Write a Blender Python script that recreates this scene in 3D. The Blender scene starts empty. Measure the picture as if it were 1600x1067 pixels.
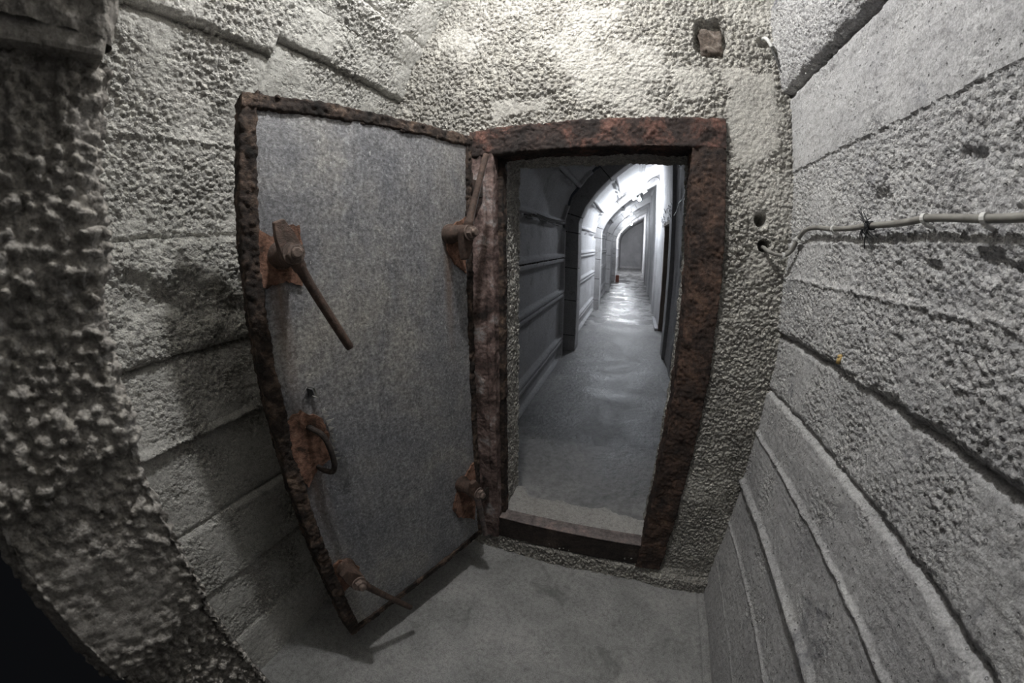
import bpy, bmesh, math, random
import numpy as np
from mathutils import Vector, Matrix

random.seed(7)
S = bpy.context.scene
COL = S.collection

# ------------------------------------------------------------------ camera (real fisheye lens, stereographic-like)
cd = bpy.data.cameras.new('camera')
cam = bpy.data.objects.new('camera', cd); COL.objects.link(cam)
S.camera = cam
cd.type = 'PANO'
cd.sensor_fit = 'HORIZONTAL'; cd.sensor_width = 36.0; cd.sensor_height = 36.0 * 1067 / 1600
cd.panorama_type = 'FISHEYE_LENS_POLYNOMIAL'
cd.fisheye_fov = math.radians(179)
cd.fisheye_polynomial_k0 = 0.0
cd.fisheye_polynomial_k1 = -8.37515222e-02
cd.fisheye_polynomial_k2 = 5.57070041e-06
cd.fisheye_polynomial_k3 = 5.40257658e-05
cd.fisheye_polynomial_k4 = -9.55315957e-07
cd.clip_start = 0.01
cam.location = (0, 0, 0)          # the lens is the origin: floor 1.458 m below, bulkhead 1.2 m ahead
cam.rotation_euler = (math.pi / 2 - 0.2549, 0.0, 0.3384)
cd.dof.use_dof = True
cd.dof.focus_distance = 1.35
cd.dof.aperture_fstop = 22.0

# ------------------------------------------------------------------ world, lamp, exposure
W = bpy.data.worlds.new('world'); S.world = W; W.use_nodes = True
W.node_tree.nodes['Background'].inputs[0].default_value = (0.8, 0.85, 1, 1)
W.node_tree.nodes['Background'].inputs[1].default_value = 0.004
S.view_settings.view_transform = 'Standard'
S.view_settings.look = 'None'
S.view_settings.gamma = 1.0
S.view_settings.exposure = 0.12
S.view_settings.use_curve_mapping = False

def point(name, loc, power, rad, col):
    l = bpy.data.lights.new(name, 'POINT'); l.energy = power; l.shadow_soft_size = rad; l.color = col
    o = bpy.data.objects.new(name, l); COL.objects.link(o); o.location = loc
    return o
LAMP = (-0.26, 0.585, 1.22)                     # on the vault's crown, just above the picture
point('airlock_lamp', LAMP, 41, 0.03, (1.0, 0.99, 0.975))
point('rear_fill', (0.75, -1.3, 0.9), 3, 0.15, (1.0, 0.98, 0.95))   # unseen fill light added behind the camera to lift the shadows
point('end_wall_fill', (-0.35, 20.5, 1.55), 200, 0.04, (0.9, 0.94, 1.0))  # added light to brighten the end wall, hidden behind the last arch rib

FLOOR = -1.458

# ------------------------------------------------------------------ numpy noise
def _h(ix, iy, seed):
    a = (ix.astype(np.int64) * 374761393 + iy.astype(np.int64) * 668265263 + seed * 974711) & 0xffffffff
    a = ((a ^ (a >> 13)) * 1274126177) & 0xffffffff
    a = ((a ^ (a >> 16)) * 2246822519) & 0xffffffff
    return ((a ^ (a >> 15)) & 0xffffff) / float(0x1000000)
def vnoise(x, y, seed=0):
    x = np.asarray(x, float); y = np.asarray(y, float)
    ix = np.floor(x); iy = np.floor(y); fx = x - ix; fy = y - iy
    fx = fx * fx * (3 - 2 * fx); fy = fy * fy * (3 - 2 * fy)
    ix = ix.astype(np.int64); iy = iy.astype(np.int64)
    a = _h(ix, iy, seed); b = _h(ix + 1, iy, seed); c = _h(ix, iy + 1, seed); d = _h(ix + 1, iy + 1, seed)
    return (a + (b - a) * fx) * (1 - fy) + (c + (d - c) * fx) * fy
def fbm(x, y, octv=4, seed=0, gain=0.5):
    s = 0; a = 1.0; t = 0
    for i in range(octv):
        s = s + a * vnoise(x * 2 ** i + 17.3 * i, y * 2 ** i - 9.1 * i, seed + i); t += a; a *= gain
    return s / t - 0.5                                     # about -0.5..0.5
def caps(x, y, cell, seed=0, lo=0.38, hi=0.72):
    """rounded pebbles: height in units of the cell"""
    X = x / cell; Y = y / cell
    ix = np.floor(X).astype(np.int64); iy = np.floor(Y).astype(np.int64)
    best = np.zeros_like(X)
    for dx in (-1, 0, 1):
        for dy in (-1, 0, 1):
            cx = ix + dx; cy = iy + dy
            px = cx + _h(cx, cy, seed); py = cy + _h(cx, cy, seed + 1)
            r = lo + (hi - lo) * _h(cx, cy, seed + 2)
            k = 0.75 + 0.5 * _h(cx, cy, seed + 3)
            d2 = (X - px) ** 2 * k + (Y - py) ** 2 / k
            best = np.maximum(best, np.sqrt(np.maximum(r * r - d2, 0)))
    return best
def sst(a, b, x):
    t = np.clip((x - a) / (b - a), 0, 1); return t * t * (3 - 2 * t)

# ------------------------------------------------------------------ mesh helpers
def mesh_np(name, V, F, mat, parent=None, smooth=True, agg=None):
    me = bpy.data.meshes.new(name)
    V = np.ascontiguousarray(V, dtype=np.float32); F = np.ascontiguousarray(F, dtype=np.int32)
    k = F.shape[1]
    me.vertices.add(len(V)); me.vertices.foreach_set('co', V.ravel())
    me.loops.add(F.size); me.loops.foreach_set('vertex_index', F.ravel())
    me.polygons.add(len(F)); me.polygons.foreach_set('loop_start', np.arange(0, F.size, k, dtype=np.int32))
    me.update(calc_edges=True)
    me.polygons.foreach_set('use_smooth', np.full(len(F), smooth))
    me.materials.append(mat)
    if agg is not None:
        a = me.attributes.new('agg', 'FLOAT', 'POINT'); a.data.foreach_set('value', np.ascontiguousarray(agg, dtype=np.float32))
    o = bpy.data.objects.new(name, me); COL.objects.link(o)
    if parent is not None: o.parent = parent
    return o
def compact(V, F, A=None):
    used = np.unique(F); m = np.full(len(V), -1, dtype=np.int64); m[used] = np.arange(len(used))
    return (V[used], m[F]) if A is None else (V[used], m[F], A[used])
def grid_faces(nu, ns):
    i = np.arange(nu - 1)[:, None] * ns + np.arange(ns - 1)[None, :]
    return np.stack([i, i + ns, i + ns + 1, i + 1], -1).reshape(-1, 4)
def resample(prof, ds):
    P = np.asarray(prof, float); seg = np.hypot(*(P[1:] - P[:-1]).T); L = np.concatenate([[0], np.cumsum(seg)])
    n = max(2, int(round(L[-1] / ds)) + 1); s = np.linspace(0, L[-1], n)
    Q = np.stack([np.interp(s, L, P[:, 0]), np.interp(s, L, P[:, 1])], 1)
    T = np.gradient(Q, axis=0); T /= np.linalg.norm(T, axis=1)[:, None] + 1e-12
    N = np.stack([-T[:, 1], T[:, 0]], 1)
    return s, Q, N
def extrude(prof, u0, u1, du, ds, hfun, to3d, side=1, keep=None):
    """profile (a,b) swept along u with a height field along its normal; returns V, F, U, Sx"""
    s, Q, N = resample(prof, ds)
    u = np.linspace(u0, u1, max(2, int(round((u1 - u0) / du)) + 1))
    U, SS = np.meshgrid(u, s, indexing='ij')
    H = hfun(U, SS) * side
    A = Q[None, :, 0] + N[None, :, 0] * H; B = Q[None, :, 1] + N[None, :, 1] * H
    V = np.stack(to3d(A, B, U), -1).reshape(-1, 3)
    return V, grid_faces(len(u), len(s)), U, SS
def flip(F): return F[:, ::-1]

def bm_obj(name, bm, mat, parent=None, smooth=False):
    me = bpy.data.meshes.new(name); bmesh.ops.recalc_face_normals(bm, faces=bm.faces); bm.to_mesh(me); bm.free()
    if smooth:
        for p in me.polygons: p.use_smooth = True
    me.materials.append(mat)
    o = bpy.data.objects.new(name, me); COL.objects.link(o)
    if parent is not None: o.parent = parent
    return o
def add_box(bm, lo, hi, bev=0.0):
    r = bmesh.ops.create_cube(bm, size=1.0)
    vs = r['verts']
    for v in vs:
        v.co = Vector([(lo[i] + hi[i]) / 2 + v.co[i] * (hi[i] - lo[i]) for i in range(3)])
    if bev:
        es = list({e for v in vs for e in v.link_edges})
        bmesh.ops.bevel(bm, geom=es, offset=bev, segments=2, affect='EDGES', profile=0.6)
def add_rod(bm, pts, rads, n=12, cap=True):
    pts = [Vector(p) for p in pts]
    if not isinstance(rads, (list, tuple)): rads = [rads] * len(pts)
    rings = []
    up = Vector((0.13, 0.27, 0.95))
    for i, p in enumerate(pts):
        t = (pts[min(i + 1, len(pts) - 1)] - pts[max(i - 1, 0)]).normalized()
        if i == 0:
            a = t.cross(up)
            if a.length < 0.1: a = t.cross(Vector((1, 0, 0)))
            a.normalize()
        else:
            a = (a - t * a.dot(t)).normalized()
        b = t.cross(a)
        rings.append([bm.verts.new(p + (a * math.cos(q) + b * math.sin(q)) * rads[i]) for q in [2 * math.pi * k / n for k in range(n)]])
    for r0, r1 in zip(rings, rings[1:]):
        for k in range(n): bm.faces.new((r0[k], r0[(k + 1) % n], r1[(k + 1) % n], r1[k]))
    if cap:
        bm.faces.new(rings[0][::-1]); bm.faces.new(rings[-1])
def lumpy(o, amp, freq, seed=0):
    """push a mesh's vertices about with noise (rust swelling)"""
    me = o.data; n = len(me.vertices); co = np.empty(n * 3, np.float32); me.vertices.foreach_get('co', co); co = co.reshape(-1, 3)
    d = np.stack([fbm(co[:, 0] * freq + co[:, 2] * freq * .7, co[:, 1] * freq + 3.1 * k + co[:, 2] * freq * .4, 3, seed + 11 * k) for k in range(3)], 1)
    co += d.astype(np.float32) * amp; me.vertices.foreach_set('co', co.ravel()); me.update()
def spline(pts, n):
    P = [Vector(p) for p in pts]; out = []
    for i in range(len(P) - 1):
        p0 = P[max(i - 1, 0)]; p1 = P[i]; p2 = P[i + 1]; p3 = P[min(i + 2, len(P) - 1)]
        for k in range(n):
            t = k / n
            out.append(0.5 * ((2 * p1) + (p2 - p0) * t + (2 * p0 - 5 * p1 + 4 * p2 - p3) * t * t + (3 * p1 - p0 - 3 * p2 + p3) * t ** 3))
    return out + [P[-1]]

def thing(name, label, cat, loc=(0, 0, 0), rz=0.0, group=None):
    o = bpy.data.objects.new(name, None); COL.objects.link(o); o.empty_display_size = 0.1
    o.location = loc; o.rotation_euler = (0, 0, rz)
    return tag(o, label, cat, group)
def tag(o, label, cat, group=None):
    o['kind'] = 'thing'; o['label'] = label; o['category'] = cat
    if group: o['group'] = group
    return o
def struct(o, label=None):
    o['kind'] = 'structure'
    if label: o['label'] = label
    return o
def sroot(name, label):
    o = bpy.data.objects.new(name, None); COL.objects.link(o); o.empty_display_size = 0.1
    return struct(o, label)

# ------------------------------------------------------------------ materials
def mat_new(name):
    m = bpy.data.materials.new(name); m.use_nodes = True
    nt = m.node_tree; b = nt.nodes['Principled BSDF']
    return m, nt, b
def nn(nt, t, **kw):
    n = nt.nodes.new(t)
    for k, v in kw.items():
        if k in n.inputs: n.inputs[k].default_value = v
        else: setattr(n, k, v)
    return n
def ramp(nt, fac, stops):
    r = nt.nodes.new('ShaderNodeValToRGB'); e = r.color_ramp.elements
    e[0].position, e[0].color = stops[0][0], (*stops[0][1], 1)
    e[1].position, e[1].color = stops[-1][0], (*stops[-1][1], 1)
    for p, c in stops[1:-1]:
        x = e.new(p); x.color = (*c, 1)
    nt.links.new(fac, r.inputs[0]); return r
def noise(nt, vec, scale, detail=6, rough=0.6, dist=0.0):
    n = nn(nt, 'ShaderNodeTexNoise', Scale=scale, Detail=detail, Roughness=rough, Distortion=dist)
    nt.links.new(vec, n.inputs['Vector']); return n
def mixc(nt, fac, a, b, mode='MIX'):
    m = nn(nt, 'ShaderNodeMix', data_type='RGBA', blend_type=mode)
    for sock, v in ((m.inputs[0], fac), (m.inputs[6], a), (m.inputs[7], b)):
        if isinstance(v, (int, float)): sock.default_value = v
        elif isinstance(v, tuple): sock.default_value = (*v, 1)
        else: nt.links.new(v, sock)
    return m.outputs[2]
def bump(nt, b, h, strength, dist, prev=None):
    n = nn(nt, 'ShaderNodeBump', Strength=strength, Distance=dist)
    nt.links.new(h, n.inputs['Height'])
    if prev: nt.links.new(prev.outputs[0], n.inputs['Normal'])
    nt.links.new(n.outputs[0], b.inputs['Normal']); return n

def concrete(name, c0, c1, c2, rough=0.92, pit=0.5, grain=1.0, stain=None, stain_amt=0.0, big=2.5, peb=0.0, psize=75.0):
    m, nt, b = mat_new(name)
    v = nn(nt, 'ShaderNodeTexCoord').outputs['Object']
    n1 = noise(nt, v, big, 8, 0.65, 0.3); n2 = noise(nt, v, 55, 7, 0.75)
    n3 = noise(nt, v, 240, 3, 0.7)
    r1 = ramp(nt, n1.outputs[0], [(0.3, c0), (0.5, c1), (0.7, c2)])
    r2 = ramp(nt, n2.outputs[0], [(0.32, (0.66, 0.65, 0.64)), (0.5, (1, 1, 1)), (0.7, (1.16, 1.16, 1.15))])
    r3 = ramp(nt, n3.outputs[0], [(0.35, (0.70, 0.70, 0.70)), (0.6, (1.12, 1.12, 1.12))])
    c = mixc(nt, 1.0, r1.outputs[0], r2.outputs[0], 'MULTIPLY'); c = mixc(nt, 1.0, c, r3.outputs[0], 'MULTIPLY')
    if stain:
        ns = noise(nt, v, 5.0, 7, 0.7, 0.8)
        rs = ramp(nt, ns.outputs[0], [(0.56, (0, 0, 0)), (0.68, (1, 1, 1))])
        ms = nn(nt, 'ShaderNodeMath', operation='MULTIPLY'); nt.links.new(rs.outputs[0], ms.inputs[0]); ms.inputs[1].default_value = stain_amt
        c = mixc(nt, ms.outputs[0], c, stain)
    prev = None
    if peb:
        at = nn(nt, 'ShaderNodeAttribute', attribute_name='agg')
        dn = noise(nt, v, 40, 3); dv = nn(nt, 'ShaderNodeVectorMath', operation='MULTIPLY_ADD')
        nt.links.new(dn.outputs['Color'], dv.inputs[0]); dv.inputs[1].default_value = (.012, .012, .012); nt.links.new(v, dv.inputs[2])
        hs = []
        for k, sc in enumerate((psize, psize * 1.9)):
            vo = nn(nt, 'ShaderNodeTexVoronoi', feature='F1', Scale=sc); vo.inputs['Randomness'].default_value = 1.0
            nt.links.new(dv.outputs[0], vo.inputs['Vector'])
            rp = ramp(nt, vo.outputs['Distance'], [(0.0, (1, 1, 1)), (0.25, (.88, .88, .88)), (0.48, (.5, .5, .5)), (0.66, (0, 0, 0))])
            hs.append(rp.outputs[0])
            if k == 0:   # stones differ a little in tone
                tn = ramp(nt, vo.outputs['Color'], [(0.1, (0.74, 0.73, 0.72)), (0.5, (1, 1, 1)), (0.9, (1.2, 1.19, 1.16))])
                c2_ = mixc(nt, 1.0, c, tn.outputs[0], 'MULTIPLY'); c = mixc(nt, at.outputs['Fac'], c, c2_)
        hm = mixc(nt, 0.35, hs[0], hs[1])
        mm = nn(nt, 'ShaderNodeMath', operation='MULTIPLY'); nt.links.new(hm, mm.inputs[0]); nt.links.new(at.outputs['Fac'], mm.inputs[1])
        prev = bump(nt, b, mm.outputs[0], peb, 0.9 / psize)
    nt.links.new(c, b.inputs['Base Color']); b.inputs['Roughness'].default_value = rough
    b.inputs['Specular IOR Level'].default_value = 0.2
    if pit:
        vo = nn(nt, 'ShaderNodeTexVoronoi', Scale=55.0); nt.links.new(v, vo.inputs['Vector'])
        rp = ramp(nt, vo.outputs['Distance'], [(0.0, (0, 0, 0)), (0.10, (.1, .1, .1)), (0.17, (1, 1, 1))])
        prev = bump(nt, b, rp.outputs[0], pit, 0.006, prev)
    prev = bump(nt, b, n2.outputs[0], 0.6 * grain, 0.008, prev)
    bump(nt, b, n3.outputs[0], 0.55 * grain, 0.0025, prev)
    return m

M = {}
M['front'] = concrete('pebbly_beige_concrete', (0.42, 0.41, 0.385), (0.54, 0.525, 0.49), (0.64, 0.625, 0.59), peb=.9, psize=62.0, pit=.3)
M['left'] = concrete('board_marked_concrete', (0.43, 0.43, 0.405), (0.54, 0.535, 0.51), (0.63, 0.62, 0.595), peb=.8, psize=85.0, pit=.7)
M['right'] = concrete('grey_board_marked_concrete', (0.43, 0.43, 0.445), (0.57, 0.57, 0.58), (0.67, 0.668, 0.67), grain=0.9, pit=1.0, stain=(0.19, 0.195, 0.22), stain_amt=0.7, peb=.6, psize=125.0)
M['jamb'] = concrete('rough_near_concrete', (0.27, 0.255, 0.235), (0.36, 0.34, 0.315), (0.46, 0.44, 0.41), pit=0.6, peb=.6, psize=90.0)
M['floor'] = concrete('trowelled_floor_concrete', (0.23, 0.232, 0.23), (0.34, 0.342, 0.34), (0.45, 0.447, 0.44), rough=0.7, pit=0.15, grain=0.4, stain=(0.15, 0.155, 0.15), stain_amt=0.75, big=3.5)
M['sill'] = concrete('dusty_sill_concrete', (0.34, 0.33, 0.31), (0.42, 0.41, 0.39), (0.5, 0.49, 0.47), pit=0.1)
M['panel'] = concrete('whitewashed_concrete', (0.42, 0.415, 0.42), (0.53, 0.525, 0.53), (0.62, 0.62, 0.625), pit=0.05, grain=0.35, stain=(0.22, 0.2, 0.19), stain_amt=0.5, big=1.5)
M['rib'] = concrete('grey_rib_concrete', (0.46, 0.45, 0.45), (0.58, 0.57, 0.565), (0.68, 0.67, 0.67), pit=0.05, grain=0.35, stain=(0.12, 0.11, 0.1), stain_amt=0.5, big=2.0)
M['plaster'] = concrete('old_grey_plaster', (0.36, 0.355, 0.36), (0.47, 0.465, 0.47), (0.57, 0.565, 0.57), pit=0.03, grain=0.3, big=1.2)
M['joint'] = concrete('dark_joint_mortar', (0.07, 0.065, 0.06), (0.10, 0.095, 0.09), (0.15, 0.14, 0.13), pit=0, grain=.5)
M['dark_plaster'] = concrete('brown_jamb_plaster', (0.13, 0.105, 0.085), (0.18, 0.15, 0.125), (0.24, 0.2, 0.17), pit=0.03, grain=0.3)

def wet_floor():
    m, nt, b = mat_new('damp_corridor_floor')
    v = nn(nt, 'ShaderNodeTexCoord').outputs['Object']
    n1 = noise(nt, v, 1.6, 9, 0.68, 0.6); n2 = noise(nt, v, 22, 7, 0.7); n3 = noise(nt, v, 160, 3)
    r1 = ramp(nt, n1.outputs[0], [(0.3, (0.12, 0.119, 0.117)), (0.5, (0.26, 0.256, 0.25)), (0.7, (0.42, 0.41, 0.40))])
    r2 = ramp(nt, n2.outputs[0], [(0.3, (0.6, 0.6, 0.6)), (0.6, (1.1, 1.1, 1.1))])
    nt.links.new(mixc(nt, 1.0, r1.outputs[0], r2.outputs[0], 'MULTIPLY'), b.inputs['Base Color'])
    rr = ramp(nt, n1.outputs[0], [(0.36, (0.30, 0.30, 0.30)), (0.58, (0.55, 0.55, 0.55))])
    sx = nn(nt, 'ShaderNodeSeparateXYZ'); nt.links.new(v, sx.inputs[0])       # the wet stretch below the nearest bulb
    mr = nn(nt, 'ShaderNodeMapRange'); nt.links.new(sx.outputs[1], mr.inputs[0])
    for i, q in enumerate((6.2, 7.4, 0.0, 1.0)): mr.inputs[i + 1].default_value = q
    wetm = nn(nt, 'ShaderNodeMath', operation='MULTIPLY'); nt.links.new(mr.outputs[0], wetm.inputs[0])
    nw = noise(nt, v, 2.2, 5, .6); rw = ramp(nt, nw.outputs[0], [(0.44, (0, 0, 0)), (0.54, (1, 1, 1))]); nt.links.new(rw.outputs[0], wetm.inputs[1])
    nt.links.new(mixc(nt, wetm.outputs[0], rr.outputs[0], (0.13, 0.13, 0.13)), b.inputs['Roughness'])
    b1 = bump(nt, b, n2.outputs[0], 0.6, 0.012); bump(nt, b, n3.outputs[0], 0.2, 0.002, b1)
    b.inputs['Specular IOR Level'].default_value = 0.4
    return m
M['wet'] = wet_floor()

def rust(name, stops, scale=9, rough=0.85, metal=0.0, bstr=1.0, fine=90):
    m, nt, b = mat_new(name)
    v = nn(nt, 'ShaderNodeTexCoord').outputs['Object']
    n1 = noise(nt, v, scale, 9, 0.7, 0.5); n2 = noise(nt, v, fine, 6, 0.75); n3 = noise(nt, v, fine * 4, 3, .7)
    r1 = ramp(nt, n1.outputs[0], stops)
    r2 = ramp(nt, n2.outputs[0], [(0.3, (0.5, 0.48, 0.46)), (0.5, (1, 1, 1)), (0.72, (1.5, 1.4, 1.35))])
    nt.links.new(mixc(nt, 1.0, r1.outputs[0], r2.outputs[0], 'MULTIPLY'), b.inputs['Base Color'])
    b.inputs['Roughness'].default_value = rough; b.inputs['Metallic'].default_value = metal
    b.inputs['Specular IOR Level'].default_value = 0.35
    b1 = bump(nt, b, n2.outputs[0], 0.8 * bstr, 0.006); bump(nt, b, n3.outputs[0], 0.5 * bstr, 0.0015, b1)
    return m
M['frame'] = rust('flaking_frame_rust', [(0.38, (0.028, 0.023, 0.022)), (0.50, (0.058, 0.041, 0.037)), (0.57, (0.145, 0.078, 0.063)), (0.70, (0.28, 0.155, 0.125))], 9)
M['frame_side'] = rust('dark_frame_rust', [(0.36, (0.026, 0.021, 0.020)), (0.5, (0.062, 0.042, 0.035)), (0.62, (0.12, 0.075, 0.057)), (0.72, (0.24, 0.16, 0.11))], 14)
M['frame_dark'] = rust('blackened_steel', [(0.35, (0.016, 0.014, 0.013)), (0.55, (0.045, 0.035, 0.031)), (0.7, (0.11, 0.08, 0.068))], 10)
M['frame_paint'] = rust('pinkish_grey_primer', [(0.38, (0.04, 0.032, 0.03)), (0.48, (0.13, 0.09, 0.082)), (0.56, (0.25, 0.185, 0.17)), (0.66, (0.40, 0.385, 0.385))], 9, bstr=.6)
M['rim'] = rust('black_crusted_rim', [(0.38, (0.014, 0.012, 0.011)), (0.5, (0.045, 0.033, 0.028)), (0.6, (0.12, 0.085, 0.066)), (0.72, (0.27, 0.20, 0.15))], 18)
M['lever'] = rust('brown_lever_rust', [(0.35, (0.05, 0.034, 0.028)), (0.55, (0.10, 0.066, 0.052)), (0.7, (0.19, 0.125, 0.10))], 22, bstr=.8, rough=.55)
M['strip'] = rust('dusty_sill_steel', [(0.36, (0.10, 0.085, 0.08)), (0.5, (0.19, 0.165, 0.16)), (0.64, (0.30, 0.23, 0.21))], 9, bstr=.5)
M['nut'] = rust('worn_nut_rust', [(0.35, (0.09, 0.07, 0.06)), (0.55, (0.19, 0.145, 0.125)), (0.7, (0.32, 0.26, 0.23))], 40, bstr=.6, rough=.5)
M['patch'] = rust('orange_bare_rust', [(0.36, (0.05, 0.030, 0.022)), (0.46, (0.17, 0.092, 0.064)), (0.56, (0.28, 0.155, 0.11)), (0.66, (0.38, 0.235, 0.18))], 30, bstr=1.0)

def galv():
    m, nt, b = mat_new('galvanised_sheet')
    v = nn(nt, 'ShaderNodeTexCoord').outputs['Object']
    n1 = noise(nt, v, 2.4, 9, 0.68, 0.5); n2 = noise(nt, v, 100, 6, 0.8); n6 = noise(nt, v, 28, 5, .7)
    mp = nn(nt, 'ShaderNodeMapping'); mp.inputs['Scale'].default_value = (60, 1, 3); nt.links.new(v, mp.inputs[0])
    n4 = noise(nt, mp.outputs[0], 1.0, 5, 0.65)                      # vertical run marks
    mp2 = nn(nt, 'ShaderNodeMapping'); mp2.inputs['Rotation'].default_value = (0, 0.7, 0); mp2.inputs['Scale'].default_value = (130, 1, 55); nt.links.new(v, mp2.inputs[0])
    n5 = noise(nt, mp2.outputs[0], 1.0, 4, 0.65)                     # flecks and scratches
    r1 = ramp(nt, n1.outputs[0], [(0.32, (0.165, 0.172, 0.192)), (0.5, (0.255, 0.257, 0.268)), (0.68, (0.40, 0.385, 0.355))])
    r2 = ramp(nt, n2.outputs[0], [(0.36, (0.42, 0.42, 0.43)), (0.52, (1, 1, 1)), (0.66, (1.75, 1.75, 1.75))])
    r4 = ramp(nt, n4.outputs[0], [(0.3, (0.84, 0.83, 0.82)), (0.55, (1.03, 1.03, 1.03))])
    r6 = ramp(nt, n6.outputs[0], [(0.35, (0.75, 0.75, 0.76)), (0.6, (1.1, 1.1, 1.1))])
    r5 = ramp(nt, n5.outputs[0], [(0.61, (0, 0, 0)), (0.72, (.9, .9, .9))])
    c = mixc(nt, 1.0, r1.outputs[0], r2.outputs[0], 'MULTIPLY'); c = mixc(nt, 1.0, c, r4.outputs[0], 'MULTIPLY'); c = mixc(nt, 1.0, c, r6.outputs[0], 'MULTIPLY')
    c = mixc(nt, r5.outputs[0], c, (0.72, 0.72, 0.73))
    # brown run-off stains below the two upper levers and the pull handle
    sx = nn(nt, 'ShaderNodeSeparateXYZ'); nt.links.new(v, sx.inputs[0])
    tot = None
    for cx, wd, ztop, ln in ((.645, .030, 1.34, .50), (.105, .026, 1.36, .45), (.650, .040, .86, .42)):
        def mth(op, a, b_=None):
            q = nn(nt, 'ShaderNodeMath', operation=op)
            for i, t in enumerate((a, b_)):
                if t is None: continue
                if isinstance(t, (int, float)): q.inputs[i].default_value = t
                else: nt.links.new(t, q.inputs[i])
            return q.outputs[0]
        dx = mth('DIVIDE', mth('ABSOLUTE', mth('SUBTRACT', sx.outputs[0], cx)), wd)
        gx = mth('MAXIMUM', mth('SUBTRACT', 1.0, dx), 0.0)
        dz_ = mth('DIVIDE', mth('SUBTRACT', ztop, sx.outputs[2]), ln)
        gz = mth('MULTIPLY', mth('GREATER_THAN', dz_, 0.0), mth('MAXIMUM', mth('SUBTRACT', 1.0, dz_), 0.0))
        g = mth('MULTIPLY', mth('MULTIPLY', gx, gz), mth('MULTIPLY', n4.outputs[0], 1.6))
        tot = g if tot is None else mth('ADD', tot, g)
    c = mixc(nt, tot, c, (0.20, 0.125, 0.08))
    nt.links.new(c, b.inputs['Base Color'])
    b.inputs['Metallic'].default_value = 0.15; b.inputs['Roughness'].default_value = 0.5
    b1 = bump(nt, b, n2.outputs[0], 0.5, 0.004); bump(nt, b, n5.outputs[0], 0.4, 0.0015, b1)
    return m
M['galv'] = galv()
def plain(name, col, rough=0.6, metal=0.0, var=0.25, scale=40, emit=None):
    m, nt, b = mat_new(name)
    v = nn(nt, 'ShaderNodeTexCoord').outputs['Object']
    n = noise(nt, v, scale, 5)
    lo = tuple(c * (1 - var) for c in col); hi = tuple(min(1, c * (1 + var)) for c in col)
    nt.links.new(ramp(nt, n.outputs[0], [(0.3, lo), (0.7, hi)]).outputs[0], b.inputs['Base Color'])
    b.inputs['Roughness'].default_value = rough; b.inputs['Metallic'].default_value = metal
    bump(nt, b, n.outputs[0], 0.15, 0.002)
    if emit:
        b.inputs['Emission Color'].default_value = (*emit[0], 1); b.inputs['Emission Strength'].default_value = emit[1]
    return m
M['cable'] = plain('grey_pvc_sheath', (0.25, 0.243, 0.225), 0.5)
M['clip'] = plain('white_clip_plastic', (0.75, 0.75, 0.73), 0.4, var=.1)
M['black'] = plain('black_tape', (0.03, 0.032, 0.036), 0.6)
M['wire_dark'] = plain('dark_wire', (0.05, 0.05, 0.05), 0.6)
M['wire_white'] = plain('white_wire', (0.65, 0.65, 0.64), 0.5)
M['holder'] = plain('lamp_holder_plastic', (0.12, 0.11, 0.10), 0.5)
M['plug'] = plain('yellow_wall_plug', (0.62, 0.43, 0.17), 0.5)
M['stub'] = rust('mortar_stained_iron', [(0.36, (0.07, 0.055, 0.045)), (0.5, (0.17, 0.14, 0.12)), (0.66, (0.34, 0.31, 0.28))], 26)
M['rebar'] = rust('rusted_rebar', [(0.35, (0.02, 0.015, 0.012)), (0.6, (0.06, 0.04, 0.03)), (0.7, (0.1, 0.06, 0.04))], 20)
M['brick'] = plain('reddish_brick', (0.30, 0.12, 0.085), 0.9)
M['zinc_bright'] = plain('bright_torn_zinc', (0.5, 0.5, 0.48), 0.5, metal=.4)
def bulbmat(name, s):
    return plain(name, (0.9, 0.9, 0.9), 0.3, emit=((0.86, 0.92, 1.0), s))

# ================================================================== FRONT BULKHEAD
PL = [(-1.094, FLOOR), (-1.094, 0.15), (-1.045, 0.40), (-0.954, 0.63), (-0.889, 0.81), (-0.69, 1.09), (-0.45, 1.28), (-0.14, 1.36)]
PR = [(0.545, FLOOR), (0.545, 0.52), (0.533, 0.62), (0.518, 0.90), (0.43, 1.13), (0.25, 1.29), (-0.14, 1.36)]
def inside_vault(X, Z, m=0.02):
    l = np.interp(Z, [p[1] for p in PL], [p[0] for p in PL]); r = np.interp(Z, [p[1] for p in PR], [p[0] for p in PR])
    return (X > l - m) & (X < r + m) & (Z < 1.36 + m)

def box_mask(X, Z, x0, x1, z0, z1, soft, seed=0):
    w = fbm(X * 14, Z * 14, 3, seed) * 0.08
    return sst(0, soft, X - x0 + w) * sst(0, soft, x1 - X + w) * sst(0, soft, Z - z0 + w) * sst(0, soft, z1 - Z + w)

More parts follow.
